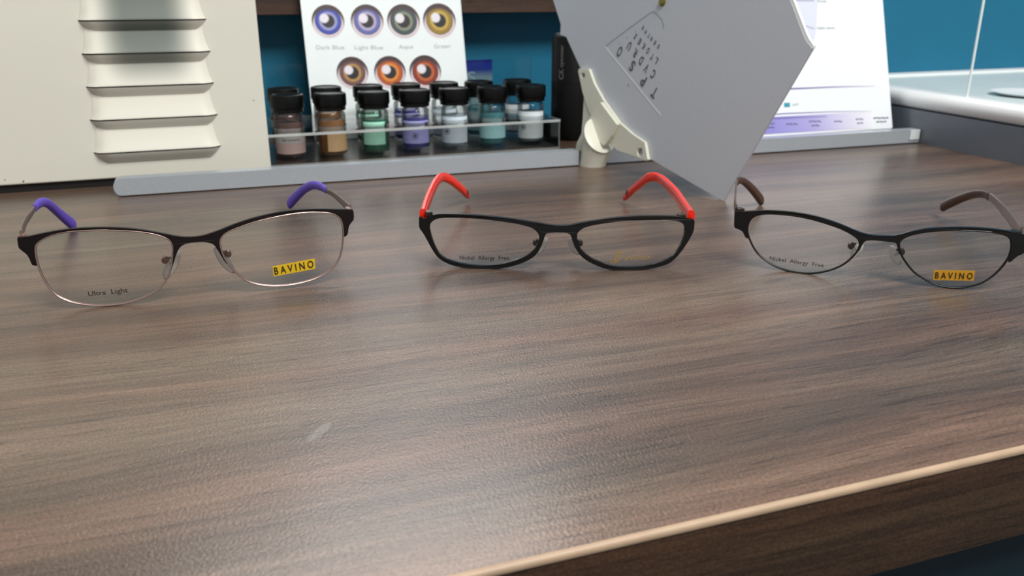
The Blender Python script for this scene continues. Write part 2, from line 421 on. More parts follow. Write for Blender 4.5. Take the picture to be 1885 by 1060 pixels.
Mglass = clear('vial_glass', (.98, .99, .99, 1), .03, .8, ior=1.5)
Mcap = mat('black_vial_cap', srgb(7, 7, 7), .3, spec=.35)
def liquid(name, c): return clear(name, c, .05, .5, haze=.75, hazecol=c, ior=1.33)
vials = [  # liquid, label colour, description, band angle
    ('brown', srgb(118, 66, 56), srgb(186, 160, 156)), ('amber', srgb(190, 112, 52), srgb(226, 188, 140)),
    ('green', srgb(20, 140, 96), srgb(150, 205, 182)), ('violet', srgb(84, 84, 200), srgb(158, 158, 216)),
    ('pale blue', srgb(176, 204, 214), srgb(212, 226, 236)), ('aqua', srgb(70, 176, 186), srgb(164, 214, 218)),
    ('clear grey', srgb(170, 190, 190), srgb(204, 214, 216))]
def make_vial(x, y, lc, bc, rowname, desc, i, logo=False):
    base = Vector((x, y, BZ)); v = empty('vial', base, desc, 'vial', rowname)
    r = VR; H = .0352; lc = tuple(a*.55+b_*.45 for a, b_ in zip(lc, bc))
    mb = MB(); mb.lathe([(r*.86, 0), (r*.97, .0007), (r, .002), (r, H-.0035), (r*.97, H-.0018), (r*.86, H-.0006), (r*.78, H), (r*.74, H+.004)], base, 36)
    mb.build('glass_body', Mglass, parent=v, smooth=40)
    mb = MB(); top = .027 if i not in (1,) else .0275
    mb.lathe([(0, .0014), (r*.80, .0014), (r*.9, .0024), (r*.9, top), (0, top)], base, 32, close=False); mb.build('liquid', liquid('liquid_'+desc[:6], lc), parent=v, smooth=50)
    # cap: ribbed skirt, lower band, dished top
    mb = MB(); R = r*1.13; n = 72; prof = [(0, H+.0006), (R*.90, H+.0006), (R*.93, H+.001), (R*.93, H+.0035), (R*.985, H+.0042), (R, H+.0052), (R, H+.0128), (R*.96, H+.0142), (R*.86, H+.0146), (R*.80, H+.0138), (0, H+.0136)]
    vs = []; 
    for (rr, z) in prof:
        for k in range(n):
            a = 2*math.pi*k/n; q = rr*(1-.018*(k % 2)) if rr > R*.97 else rr; vs.append(base+Vector((q*math.cos(a), q*math.sin(a), z)))
    fs = [(j*n+k, j*n+(k+1) % n, (j+1)*n+(k+1) % n, (j+1)*n+k) for j in range(len(prof)-1) for k in range(n)]
    mb.add(vs, fs); mb.build('cap', Mcap, parent=v, smooth=30)
    # paper label wrapped around the body
    kf = min(1.45, .86/max(bc[:3])); bc = tuple(c_*kf for c_ in bc[:3])+(1,)
    lm = mat('label_'+desc[:8], bc, .6, noise=.05, nscale=300)
    dirc = math.atan2(-y, -x)
    a0, a1 = {0: (-1.35, 1.35), 1: (-.35, 1.3), 2: (-.95, .75), 3: (-1.2, 1.2), 4: (-1.3, 1.1), 5: (-1.25, 1.25), 6: (-1.2, 1.2)}[i]
    z0, z1 = {0: (.0030, .0235), 1: (.003, .0225), 2: (.0065, .0255), 3: (.0055, .0245), 4: (.004, .0265), 5: (.006, .0225), 6: (.004, .0275)}[i]
    mb = MB(); m = 20; rr = r+.00018
    vs = []
    for z in (z0, z1):
        for k in range(m+1):
            a = dirc+a0+(a1-a0)*k/m; vs.append(base+Vector((rr*math.cos(a), rr*math.sin(a), z)))
    mb.add(vs, [(k, k+1, m+2+k, m+1+k) for k in range(m)])
    lab = mb.build('label', lm, parent=v, smooth=60)
    # lettering on the label
    class Cy:
        def pos(s, q, off):
            a = dirc+q[0]/rr; return base+Vector(((rr+off)*math.cos(a), (rr+off)*math.sin(a), q[1]))
    if i == 0:
        bd = MB(); vs = []
        for z in (.0115, .0178):
            for k in range(m+1):
                a = dirc+a0+(a1-a0)*k/m; vs.append(base+Vector(((rr+.0001)*math.cos(a), (rr+.0001)*math.sin(a), z)))
        bd.add(vs, [(k, k+1, m+2+k, m+1+k) for k in range(m)]); bd.build('label_band', mat('label_white', srgb(214, 208, 204), .6), parent=lab, smooth=60)
    mk = MB(); Mi = mat('label_ink', srgb(84, 84, 100), .6)
    if i == 0: write(mk, Cy(), 'brown', (-.0065, .0135), (.0075, .0135), .0022, .00025)
    elif i in (3, 4, 6):
        # small round emblem with a dark centre
        cx, cz = (-.0005, .012) if i == 3 else (-.0070, .0140)
        for (rad, nn) in ((.0028, 20),):
            ring = [Cy().pos((cx+rad*math.cos(t*math.pi/10), cz+rad*math.sin(t*math.pi/10)), .0001) for t in range(20)]
            ring2 = [Cy().pos((cx+rad*.82*math.cos(t*math.pi/10), cz+rad*.82*math.sin(t*math.pi/10)), .0001) for t in range(20)]
            mk.add(ring+ring2, [(t, (t+1) % 20, 20+(t+1) % 20, 20+t) for t in range(20)])
        mk.add([Cy().pos((cx+.0013*math.cos(t*math.pi/6), cz+.0014*math.sin(t*math.pi/6)), .0001) for t in range(12)], [tuple(range(12))])
    if mk.v and rowname.startswith('front'): mk.build('lettering' if i == 0 else 'emblem', Mi, parent=lab)
    return v
names_f = ['vial of brown liquid with a white band label, front row, nearest the cream cabinet',
 'vial with a pale orange label, front row, between the brown and the green vial',
 'vial with a mint label over green liquid in the front row',
 'vial with a violet-blue label and round emblem in the front row',
 'vial with a bluish white label, front row, between the violet and the aqua vial',
 'vial with an aqua label in the front row',
 'vial with a pale grey label, front row, at the right end by the black bottle']
names_b = ['back row vial whose black cap peeks out behind the brown front vial',
 'back row vial of orange liquid behind the pale orange front vial',
 'back row vial of teal green liquid behind the mint labelled front vial',
 'back row vial of violet liquid behind the violet-blue front vial',
 'back row vial of pale liquid behind the bluish white front vial',
 'back row vial of turquoise liquid behind the aqua front vial',
 'back row vial with grey label behind the pale grey front vial, nearest the black bottle']
for i, (nm, lc, bc) in enumerate(vials):
    make_vial(*front[i], lc, bc, 'front row of tint vials', names_f[i], i)
for i, (nm, lc, bc) in enumerate(vials):
    make_vial(*back[i], lc, bc, 'back row of tint vials', names_b[i], i)

# ================================================================== EYE COLOUR CARD
b = ay(862, 165, .812); t = ax(848, 0, b.x); upv = (t-b).normalized()
gl = b - upv*(b.z-.0008)/upv.z
CS = Plane(gl, (1, 0, 0), upv)
Lx = CS.inv(553, 0)[0]; Lx2 = CS.inv(572, 190)[0]
Mcard = mat('white_card', srgb(238, 246, 247), .32, noise=.01)
mb = MB(); r = .003
lp = [((Lx+Lx2)/2-.0, 0), (0, 0), (0, .19), ((Lx+Lx2)/2, .19)]
slab(mb, CS, [lp], 0, -.0012)
card = mb.build('eye_colour_card', Mcard, base=gl+Vector((Lx/2, 0, 0)), bevel=.0003)
tag(card, 'white upright card printed with seven coloured irises, standing behind the vials', 'card')
def iris_mat(name, outer, inner, edge):
    m = bpy.data.materials.new(name); m.use_nodes = True; nt = m.node_tree; N = nt.nodes; L = nt.links; bs = N['Principled BSDF']
    bs.inputs['Roughness'].default_value = .35
    tc = N.new('ShaderNodeTexCoord'); 
    ln = N.new('ShaderNodeVectorMath'); ln.operation = 'LENGTH'
    # local position divided by the radius is stored in the UV map
    uv = N.new('ShaderNodeUVMap'); uv.uv_map = 'disc'
    L.new(uv.outputs[0], ln.inputs[0])
    r = N.new('ShaderNodeValToRGB'); e = r.color_ramp.elements
    stops = [(0, (.006, .004, .006, 1)), (.36, (.008, .006, .008, 1)), (.41, inner), (.52, inner), (.58, outer), (.72, outer), (.78, edge), (.82, srgb(226, 216, 222)), (.93, srgb(212, 186, 192)), (1., srgb(238, 246, 247))]
    e[0].position = 0; e[0].color = stops[0][1]; e[1].position = 1; e[1].color = stops[-1][1]
    for p, c in stops[1:-1]: k = e.new(p); k.color = c
    L.new(ln.outputs['Value'], r.inputs['Fac'])
    # radial fibres
    gr = N.new('ShaderNodeTexNoise'); gr.inputs['Scale'].default_value = 9; gr.inputs['Detail'].default_value = 3; L.new(uv.outputs[0], gr.inputs['Vector'])
    mf = N.new('ShaderNodeMix'); mf.data_type = 'RGBA'; mf.blend_type = 'OVERLAY'; mf.inputs[0].default_value = .35
    L.new(r.outputs[0], mf.inputs[6]); L.new(gr.outputs['Fac'], mf.inputs[7])
    # dark upper lid shape printed over the iris
    mp = N.new('ShaderNodeMapping'); mp.inputs['Location'].default_value = (0, .26, 0); L.new(uv.outputs[0], mp.inputs['Vector'])
    l2 = N.new('ShaderNodeVectorMath'); l2.operation = 'LENGTH'; L.new(mp.outputs[0], l2.inputs[0])
    r2 = N.new('ShaderNodeValToRGB'); r2.color_ramp.elements[0].position = .86; r2.color_ramp.elements[0].color = (0, 0, 0, 1); r2.color_ramp.elements[1].position = 1.; r2.color_ramp.elements[1].color = (1, 1, 1, 1)
    L.new(l2.outputs['Value'], r2.inputs['Fac'])
    ins = N.new('ShaderNodeMath'); ins.operation = 'LESS_THAN'; ins.inputs[1].default_value = .97; L.new(ln.outputs['Value'], ins.inputs[0])
    mu = N.new('ShaderNodeMath'); mu.operation = 'MULTIPLY'; L.new(r2.outputs[0], mu.inputs[0]); L.new(ins.outputs[0], mu.inputs[1])
    m1 = N.new('ShaderNodeMix'); m1.data_type = 'RGBA'; L.new(mu.outputs[0], m1.inputs[0]); L.new(mf.outputs[2], m1.inputs[6]); m1.inputs[7].default_value = srgb(62, 40, 42)
    # white catchlight printed on the pupil
    mp3 = N.new('ShaderNodeMapping'); mp3.inputs['Location'].default_value = (.22, -.17, 0); L.new(uv.outputs[0], mp3.inputs['Vector'])
    l3 = N.new('ShaderNodeVectorMath'); l3.operation = 'LENGTH'; L.new(mp3.outputs[0], l3.inputs[0])
    r5 = N.new('ShaderNodeValToRGB'); r5.color_ramp.elements[0].position = .23; r5.color_ramp.elements[0].color = (1, 1, 1, 1); r5.color_ramp.elements[1].position = .31; r5.color_ramp.elements[1].color = (0, 0, 0, 1)
    L.new(l3.outputs['Value'], r5.inputs['Fac'])
    m3 = N.new('ShaderNodeMix'); m3.data_type = 'RGBA'; L.new(r5.outputs[0], m3.inputs[0]); L.new(m1.outputs[2], m3.inputs[6]); m3.inputs[7].default_value = srgb(232, 228, 236)
    L.new(m3.outputs[2], bs.inputs['Base Color']); return m
eyes = [((604, 39), srgb(48, 70, 172), srgb(150, 150, 200), srgb(40, 44, 110)), ((676, 39), srgb(96, 100, 170), srgb(176, 166, 196), srgb(70, 66, 110)),
 ((743, 39), srgb(56, 74, 78), srgb(130, 134, 112), srgb(40, 46, 54)), ((809, 38), srgb(150, 122, 36), srgb(196, 164, 72), srgb(100, 78, 50)),
 ((649, 134), srgb(112, 76, 74), srgb(178, 136, 76), srgb(80, 50, 50)), ((718, 133), srgb(186, 84, 28), srgb(222, 140, 52), srgb(120, 46, 28)), ((783, 132), srgb(136, 46, 26), srgb(190, 96, 44), srgb(90, 32, 26))]
for i, (c, oc, ic, ec) in enumerate(eyes):
    q = CS.inv(*c); R = (CS.inv(c[0]+30, c[1])-CS.inv(c[0]-30, c[1])).length/2 * (1.03 if i < 4 else 1.0)
    mb = MB(); n = 40; S = CS
    mb.add([CS.pos(q, .00015)]+[CS.pos((q[0]+R*math.cos(2*math.pi*k/n), q[1]+R*math.sin(2*math.pi*k/n)), .00015) for k in range(n)], [(0, 1+k, 1+(k+1) % n) for k in range(n)])
    o = mb.build('printed_iris', iris_mat('iris_print', oc, ic, ec), parent=card)
    uvl = o.data.uv_layers.new(name='disc')
    org = Vector(o['_w'])
    for lpn in o.data.loops:
        p = o.data.vertices[lpn.vertex_index].co + org - CS.o
        uvl.data[lpn.index].uv = ((p.dot(CS.a)-q[0])/R, (p.dot(CS.b)-q[1])/R)
    o['label'] = ['dark blue', 'light blue', 'aqua grey', 'green gold', 'hazel', 'amber', 'red brown'][i]+' iris print'
Mgrey = mat('grey_ink', srgb(168, 174, 178), .5)
for s, (xa, ya), (xb, yb) in (('Dark Blue', (582, 91), (634, 91)), ('Light Blue', (653, 91), (705, 91)), ('Aqua', (734, 90), (761, 89)), ('Green', (799, 89), (829, 88))):
    mb = MB(); write(mb, CS, s, CS.inv(xa, ya), CS.inv(xb, yb), .0037, .00015); mb.build('lettering', Mgrey, parent=card)

# ================================================================== SIGN HOLDER + LEAFLET
SH = Plane((0, .838, 0), (1, 0, 0), (0, 0, 1))
q0 = SH.inv(480, 107); q1 = SH.inv(978, 106)
mb = MB(); slab(mb, SH, [[(q0[0]-.0+.004, .0), (q1[0], .0), (q1[0], q1[1]), (q0[0]+.004, q1[1])]], 0, -.002, 0, 1)
mb.box((q0[0]+.004, .818, 0), (q1[0], .838, .0015))
o = mb.build('sign_holder', [clear('holder_acrylic', (.93, .96, .97, 1), .08, 0.6), clear('holder_edge', (.7, .85, .88, 1), .2, 1., haze=.25, hazecol=srgb(120, 170, 185))], base=((q0[0]+q1[0])/2, .838, 0))
tag(o, 'clear upright acrylic sign holder behind the vials, its right half empty', 'sign holder')
S2 = Plane((0, .8412, 0), (1, 0, 0), (0, 0, 1))
def grad_mat(name, stops, o, axis, a, bb):
    """printed colour gradient that runs along an object axis from a to bb"""
    m = mat(name, stops[0][1], .4); nt = m.node_tree; N = nt.nodes; L = nt.links
    tc = N.new('ShaderNodeTexCoord'); dt = N.new('ShaderNodeVectorMath'); dt.operation = 'DOT_PRODUCT'; dt.inputs[1].default_value = axis
    L.new(tc.outputs['Object'], dt.inputs[0]); mr = N.new('ShaderNodeMapRange'); mr.inputs[1].default_value = a; mr.inputs[2].default_value = bb
    L.new(dt.outputs['Value'], mr.inputs[0]); r = N.new('ShaderNodeValToRGB'); e = r.color_ramp.elements
    e[0].position = stops[0][0]; e[0].color = stops[0][1]; e[1].position = stops[-1][0]; e[1].color = stops[-1][1]
    for p, c in stops[1:-1]: k = e.new(p); k.color = c
    L.new(mr.outputs[0], r.inputs[0]); L.new(r.outputs[0], N['Principled BSDF'].inputs['Base Color']); return m
za = S2.inv(880, 158)[1]; zb = S2.inv(880, 110)[1]; xr = S2.inv(906, 130)[0]
mb = MB(); slab(mb, S2, [[(xr-.1, .0005), (xr, .0005), (xr, zb), (xr-.1, zb)]], 0, -.0004)
lf = mb.build('leaflet', grad_mat('leaflet_print', [(0, srgb(170, 195, 200)), (.35, srgb(150, 176, 190)), (.62, srgb(50, 70, 170)), (1, srgb(40, 56, 170))], None, (0, 0, 1), za, zb), base=(xr-.05, .8412, 0))
tag(lf, 'blue to pale grey printed leaflet behind the sign holder, right of the eye colour card', 'leaflet')
mb = MB(); write(mb, S2, 'S', S2.inv(861, 152), S2.inv(876, 151), .0105, .0002); mb.build('lettering', mat('leaflet_white', srgb(196, 220, 222), .5), parent=lf)

# ================================================================== BLACK BOTTLE
cb = Vector((.3215, .7385, 0)); R = .0180
Mblk = mat('black_plastic', srgb(10, 10, 10), .5, spec=.3, noise=.05)
mb = MB(); mb.lathe([(R*.6, 0), (R*.82, .0008), (R*.93, .004), (R*.985, .010), (R, .018), (R, .0915), (R*.97, .0925), (R*.86, .0928)], cb, 48)
bt = mb.build('black_bottle', Mblk, base=cb, smooth=40); tag(bt, 'tall black cylindrical bottle with grey vertical lettering, right of the vials', 'bottle')
mb = MB(); mb.lathe([(R*.84, .0928), (R*.84, .0945), (R*.80, .0952), (0, .0952)], cb, 48, close=False); mb.build('lid', mat('grey_lid', srgb(96, 98, 96), .35), parent=bt, smooth=40)
mb = MB(); mb.lathe([(R*1.001, .0520), (R*1.006, .0523), (R*1.006, .0529), (R*1.001, .0532)], cb, 48, close=False); mb.build('seam', Mblk, parent=bt, smooth=40)
dc = math.atan2(-cb.y, -cb.x)
class CyB:
    def pos(s, q, off):
        a = dc+(q[0])/R; return cb+Vector(((R+off)*math.cos(a), (R+off)*math.sin(a), q[1]))
mk = MB(); Mbi = mat('bottle_grey_ink', srgb(136, 136, 132), .5)
write(mk, CyB(), 'CK', (-.0072, .0560), (-.0072, .0650), .0046, .0001, bold=.01)
write(mk, CyB(), 'eyewear', (-.0076, .0665), (-.0076, .0860), .0038, .0001)
mk.build('lettering', Mbi, parent=bt)

# ================================================================== TILTED PANEL WITH NEAR CHART
T = gz(1330, 370); Lp = ay(1085, 229, .632); Rp = ay(1495, 88, .43)
nrm = (Rp-T).cross(Lp-T).normalized()
PS = Plane(T, (Rp-T).cross(Vector((0, 0, 1))).cross((0, 0, 1)) if False else (T-Lp), Rp-T)
Mpan = mat('grey_white_panel', srgb(200, 205, 214), .42, noise=.015, nscale=400, bump=.05)
Mcream = mat('cream_plastic', srgb(226, 226, 210), .42, noise=.02)
panel = empty('tilted_panel', T, 'large pale grey tilted panel on a cream swivel bracket, one corner touching the desk', 'panel')
out = [(1330, 370.5), (1495, 89), (1492, 84), (1486, 78), (1479, 64), (1455, 0), (1440, -45), (1415, -100), (1000, -100), (1002, -50), (1018, 0), (1032, 45), (1031, 64), (1042, 68), (1069, 127), (1085, 180), (1092, 232)]
mb = MB(); slab(mb, PS, [px2(PS, out)], 0, -.0022)
pn = mb.build('panel_sheet', Mpan, parent=panel, bevel=.0003)
# folded white lip on the upper right
mb = MB(); lp = px2(PS, [(1440, -45), (1455, 0), (1479, 64), (1486, 78), (1495, 89), (1497, 84), (1489, 72), (1484, 62), (1460, 0), (1445, -45)])
slab(mb, PS, [lp], -.0002, -.0024); o = mb.build('folded_lip', mat('white_lip', srgb(244, 246, 246), .35), parent=panel); o['label'] = 'white folded lip'
# near vision chart printed in a faint recess
Mline = mat('chart_line_white', srgb(236, 238, 244), .4); Mfaint = mat('chart_recess_line', srgb(164, 164, 168), .5); Mink = mat('chart_ink', srgb(92, 92, 98), .5)
def strip(mb, S, pts, wd, off, mi=0):
    P = [Vector(p) for p in pts]
    L_, R_ = [], []
    for i, p in enumerate(P):
        d = (P[min(i+1, len(P)-1)]-P[max(i-1, 0)]).normalized(); n = Vector((-d.y, d.x)); L_.append(p+n*wd/2); R_.append(p-n*wd/2)
    vs = [S.pos(p, off) for p in L_]+[S.pos(p, off) for p in R_]; m = len(P)
    mb.add(vs, [(i, i+1, m+i+1, m+i) for i in range(m-1)], mi)
def Z5(p): return PS.inv(1090+p[0]/5.3, 20+p[1]/5.3)
mb = MB(); strip(mb, PS, [Z5((130, 350)), Z5((670, 1015))], .0016, .00015); mb.build('chart_edge', Mline, parent=panel)
mb = MB(); strip(mb, PS, [Z5(p) for p in ((130, 345), (360, 170), (575, 15), (600, 8), (640, 40), (680, 85), (692, 120), (700, 170))], .0007, .00015); mb.build('recess_line', Mfaint, parent=panel)
mb = MB()
rows = [('TPSO', [(607, 800), (500, 685), (392, 540), (268, 400)], 88), ('CVDRU', [(595, 620), (530, 560), (478, 485), (420, 412), (362, 345)], 70),
        ('LYOKEX', [(627, 485), (585, 450), (545, 390), (503, 345), (463, 300), (423, 250)], 50), ('SENTHR', [(648, 350), (613, 312), (580, 275), (555, 240), (523, 208), (495, 165)], 34)]
d0 = (Z5((130, 350))-Z5((670, 1015))).normalized(); nrm2 = Vector((-d0.y, d0.x))
for s, ps, h in rows:
    hh = (Z5((400, 500))-Z5((400+h*.7, 500-h*.7))).length
    for ch, p in zip(s, ps):
        c = Z5(p); wv = hh*.62
        write(mb, PS, ch, c-d0*wv/2-nrm2*hh/2, c+d0*wv/2-nrm2*hh/2, hh*.98, .00018, bold=.03)
for p in ((265, 312), (340, 260), (425, 198)):
    c = Z5(p); write(mb, PS, '20', c-d0*.0006-nrm2*.0004, c+d0*.0006-nrm2*.0004, .0009, .00018)
c = Z5((355, 725)); write(mb, PS, '14', c-d0*.0013-nrm2*.0007, c+d0*.0013-nrm2*.0007, .0016, .00018)
mb.build('chart_lettering', Mink, parent=panel)
# brass screw near the top
c = PS.pos(PS.inv(1220, 3), 0)
mb = MB(); rr = .0032
ringa = []
for (r_, off) in ((rr, 0), (rr, .0010), (rr*.7, .0018), (0.0001, .0020)):
    ringa.append([c+PS.n*off+PS.a*r_*math.cos(k*math.pi/12)+PS.b*r_*math.sin(k*math.pi/12) for k in range(24)])
mb.add([p for r_ in ringa for p in r_], [(j*24+k, j*24+(k+1) % 24, (j+1)*24+(k+1) % 24, (j+1)*24+k) for j in range(3) for k in range(24)])
o = mb.build('screw', mat('brass', srgb(150, 140, 70), .3, metal=.8), parent=panel, smooth=30); o['label'] = 'brass screw'
# bracket: curved flange along the panel, web to the drum, drum on the desk
def Z6(p): return (1040+p[0]/4.82, 100+p[1]/4.82)
fl = [(140, 150), (150, 128), (238, 132), (285, 262), (365, 405), (505, 600), (622, 705), (735, 780), (762, 935), (745, 948), (640, 908), (490, 855), (435, 800), (350, 700), (290, 600), (262, 560), (215, 450), (180, 340)]
hole1 = [(692+26*math.cos(t*.628), 868+38*math.sin(t*.628)) for t in range(10)]
hole2 = [(186+18*math.cos(t*.628), 190+24*math.sin(t*.628)) for t in range(10)]
mb = MB(); slab(mb, PS, [px2(PS, [Z6(p) for p in fl]), px2(PS, [Z6(p) for p in hole1]), px2(PS, [Z6(p) for p in hole2])], .0002, .0030)
fl_o = mb.build('bracket_flange', Mcream, parent=panel, bevel=.0004)
mb = MB(); slab(mb, PS, [px2(PS, [Z6(p) for p in [(370, 425), (518, 622), (470, 720), (420, 800), (395, 815), (330, 735), (262, 640), (270, 565)]])], .003, .0065)
mb.build('bracket_web', Mcream, parent=panel, bevel=.0006)
mb = MB(); slab(mb, PS, [px2(PS, [Z6(p) for p in [(183, 350), (262, 560), (268, 600), (190, 700), (190, 860), (108, 855), (118, 790), (160, 700), (172, 560)]])], .0002, .0018)
mb.build('bracket_fin', Mcream, parent=panel, bevel=.0004)
dc0 = Vector((.2885, .6165, 0))
DP = Plane(ay(1040+312/4.82, 100+716/4.82, .611), (1, .25, 0), (-.18, .55, .65))
cz, n = Vector((312, 716)), 48
mj = Vector((92.5, 140)); mn = Vector((-140, 92.5))*.74
mb = MB(); rings = []
top_r = []
for k in range(n):
    a = 2*math.pi*k/n; z = cz + mj*math.cos(a) + mn*math.sin(a); top_r.append(DP.pos(DP.inv(1040+z.x/4.82, 100+z.y/4.82), 0))
tc_ = sum(top_r, Vector())/n
ph = [math.atan2(p.y-tc_.y, p.x-tc_.x) for p in top_r]
for f, r_, dz in ((0, .0108, 0), (.25, .0106, 0), (.6, .0108, 0), (.85, .0112, 0)):
    rings.append([Vector((dc0.x*(1-f)+tc_.x*f, dc0.y*(1-f)+tc_.y*f, 0)) + (Vector((math.cos(q), math.sin(q), 0))*r_)*(1-f*.8) + ((p-tc_)*f*.8) + Vector((0, 0, tc_.z*f)) for q, p in zip(ph, top_r)])
rings.append([p-DP.n*.0016 for p in top_r]); rings.append([tc_+(p-tc_)*1.0-DP.n*.0004 for p in top_r]); rings.append([tc_+(p-tc_)*.96 for p in top_r])
m_ = len(rings)
mb.add([p for r_ in rings for p in r_], [(j*n+k, j*n+(k+1) % n, (j+1)*n+(k+1) % n, (j+1)*n+k) for j in range(m_-1) for k in range(n)]+[tuple(range(n)), tuple(range((m_-1)*n, m_*n))])
mb.v = [Vector((p.x, p.y, max(0, p.z))) for p in mb.v]
mb.build('swivel_drum', Mcream, parent=panel, smooth=40)

# ================================================================== FLIP CHART PAGE ON THE RIGHT
b = ay(1643, 236, .632); t = ax(1625, 0, b.x); upv = (t-b).normalized()
FS = Plane(b, (1, 0, 0), upv)
flip = MB()
x_l = FS.inv(1330, 250)[0]
steps = [(1330, -.02), (1440, 0), (1520, 0), (1562, 0), (1643, 0)]
lp = [(x_l, 0), (-.0012, 0), (-.0003, .0004), (0, .0012), (0, .17), (x_l, .17)]
slab(flip, FS, [lp], 0, -.0015)
Mpage = mat('page_white', srgb(242, 246, 250), .35)
fo = flip.build('diagram_page', Mpage, base=b+Vector((x_l/2, 0, 0))); tag(fo, 'large white laminated diagram page with a lavender bottom band, standing on the rail at right', 'page')
def grd(x): return FS.inv(*x)
Mlav = grad_mat('lavender_print', [(0, srgb(146, 140, 214)), (.45, srgb(178, 172, 226)), (.8, srgb(226, 222, 240)), (1, srgb(242, 244, 250))], None, (1, 0, 0), FS.inv(1400, 240)[0]-x_l/2, FS.inv(1610, 235)[0]-x_l/2)
def FQ(p): return FS.inv(1380+p[0]/6.237, 120+p[1]/6.237)
mb = MB()
slab(mb, FS, [[FQ((-200, 815)), FQ((1150, 735)), FQ((1400, 728)), FQ((1400, 530)), FQ((-200, 620))]], .0002, .00005)
mb.build('printed_band', Mlav, parent=fo)
Mln = grad_mat('violet_line_print', [(0, srgb(122, 112, 176)), (.5, srgb(170, 164, 204)), (1, srgb(240, 240, 246))], None, (1, 0, 0), FS.inv(1450, 160)[0]-x_l/2, FS.inv(1612, 155)[0]-x_l/2)
mb = MB(); strip(mb, FS, [FQ((-200, 300)), FQ((480, 270)), FQ((900, 252)), (FQ((1440, 235)))], .0012, .0003); strip(mb, FS, [FQ((-200, 640)), FQ((300, 612)), FQ((600, 598)), FQ((880, 588))], .0011, .0003)
strip(mb, FS, [FQ((-200, 600)), FQ((400, 555)), FQ((900, 535)), FQ((1400, 525))], .0008, .0003)
mb.build('printed_lines', Mln, parent=fo)
Mtab = mat('tab_ink', srgb(96, 92, 130), .5)
mb = MB()   # illegible tab captions: rows of short strokes
def words(cx, cy, wd):
    n = max(3, int(wd/16))
    for k in range(n):
        xx = cx-wd/2+wd*(k+.1)/n; strip(mb, FS, [FQ((xx, cy+4*math.sin(k*2.1))), FQ((xx+wd/n*.72, cy+3*math.cos(k*1.7)))], .0011 if k % 3 else .0015, .0003)
for cx, cy, wd in ((485, 676, 130), (750, 645, 140), (755, 692, 90), (1015, 645, 95), (1260, 620, 90), (1265, 665, 70), (1505, 605, 175), (1510, 648, 115), (240, 670, 100), (245, 715, 80)): words(cx, cy, wd)
mb.build('tab_captions', Mtab, parent=fo)
mb = MB(); strip(mb, FS, [FQ((395, 457)), FQ((460, 455))], .0036, .0003); mb.build('printed_square', mat('cyan_print', srgb(60, 160, 180), .5), parent=fo)
mb = MB(); strip(mb, FS, [FQ((490, 455)), FQ((560, 445))], .0014, .0003); mb.build('printed_mark', mat('pale_print', srgb(200, 210, 205), .5), parent=fo)
def FT(p): return FS.inv(1400+p[0]/7.85, p[1]/7.85)
mb = MB(); pts = [FT(p) for p in ((350, -300), (800, -300), (815, 200), (790, 500), (720, 690), (600, 720), (350, 300))]
slab(mb, FS, [spline(pts, True, 4)], .0002, .00005); mb.build('printed_diagram', mat('pale_lavender', srgb(222, 226, 242), .4), parent=fo)
mb = MB(); strip(mb, FS, [FT(p) for p in ((580, 345), (660, 375), (700, 395), (775, 415))], .0008, .0003); strip(mb, FS, [FT(p) for p in ((440, 5), (600, 12), (770, 10))], .0010, .0003)
mb.build('pointer_lines', mat('pointer_ink', srgb(168, 172, 200), .5), parent=fo)
mb = MB(); write(mb, FS, 'Optic nerve', FT((815, 420)), FT((1065, 418)), .0021, .0003); write(mb, FS, 'Fovea', FT((825, 34)), FT((950, 32)), .0021, .0003)
mb.build('lettering', mat('page_ink', srgb(150, 156, 158), .5), parent=fo)
# dark under-edge of the pages behind
mb = MB(); slab(mb, FS, [[FQ((-200, 830)), FQ((1145, 745)), FQ((1145, 728)), FQ((-200, 800))]], -.0016, -.0022); mb.build('rear_page_edge', mat('dark_page_edge', srgb(70, 66, 84), .6), parent=fo)

# ================================================================== WHITE COUNTER AT RIGHT
Mside = mat('grey_gloss_side', srgb(104, 110, 118), .22, noise=.03, nscale=60)
Mrim = mat('white_rim', srgb(244, 246, 246), .3)
Mtop = mat('pale_green_grey_top', srgb(206, 220, 220), .4, noise=.03, nscale=30)
ct = MB(); ct.box((XR+.0002, .10, -.034), (1.5, .7615, .0288))
cto = ct.build('white_counter', Mside, base=(XR, .4, -.034)); tag(cto, 'low counter with thick rounded white rim and grey side, right of the desk', 'counter')
mb = MB(); z0, z1 = .0290, .0452; rx = XR-.001; hh = (z1-z0)/2
# rounded rim along the desk side, running back
prof = [(rx+.030, z0), (rx+.006, z0)]
prof += [(rx+.008-.008*math.cos(a)*1.0, z0+hh-hh*math.sin(math.pi/2-a)) for a in [k*math.pi/16 for k in range(0, 0)]]
for k in range(0, 13):
    a = math.pi*1.5 - math.pi*k/12*.98
    prof.append((rx+.008+.008*math.cos(a), z0+hh+hh*math.sin(a)))
prof += [(rx+.0135, z1), (rx+.0165, z1-.0012), (rx+.030, z1-.0016)]
ys = (.10, .744); vs = [Vector((x, y, z)) for y in ys for x, z in prof]; P = len(prof)
mb.add(vs, [(i, (i+1) % P, P+(i+1) % P, P+i) for i in range(P)]+[tuple(range(P)), tuple(reversed(range(P, 2*P)))])
mb.box((rx+.002, .744, z0), (1.5, .7615, z1+.0008))
mb.build('rim', Mrim, parent=cto, smooth=35)
mb = MB(); mb.box((rx+.0300, .10, z0), (1.5, .7439, z1-.0018)); mb.build('top_surface', Mtop, parent=cto)
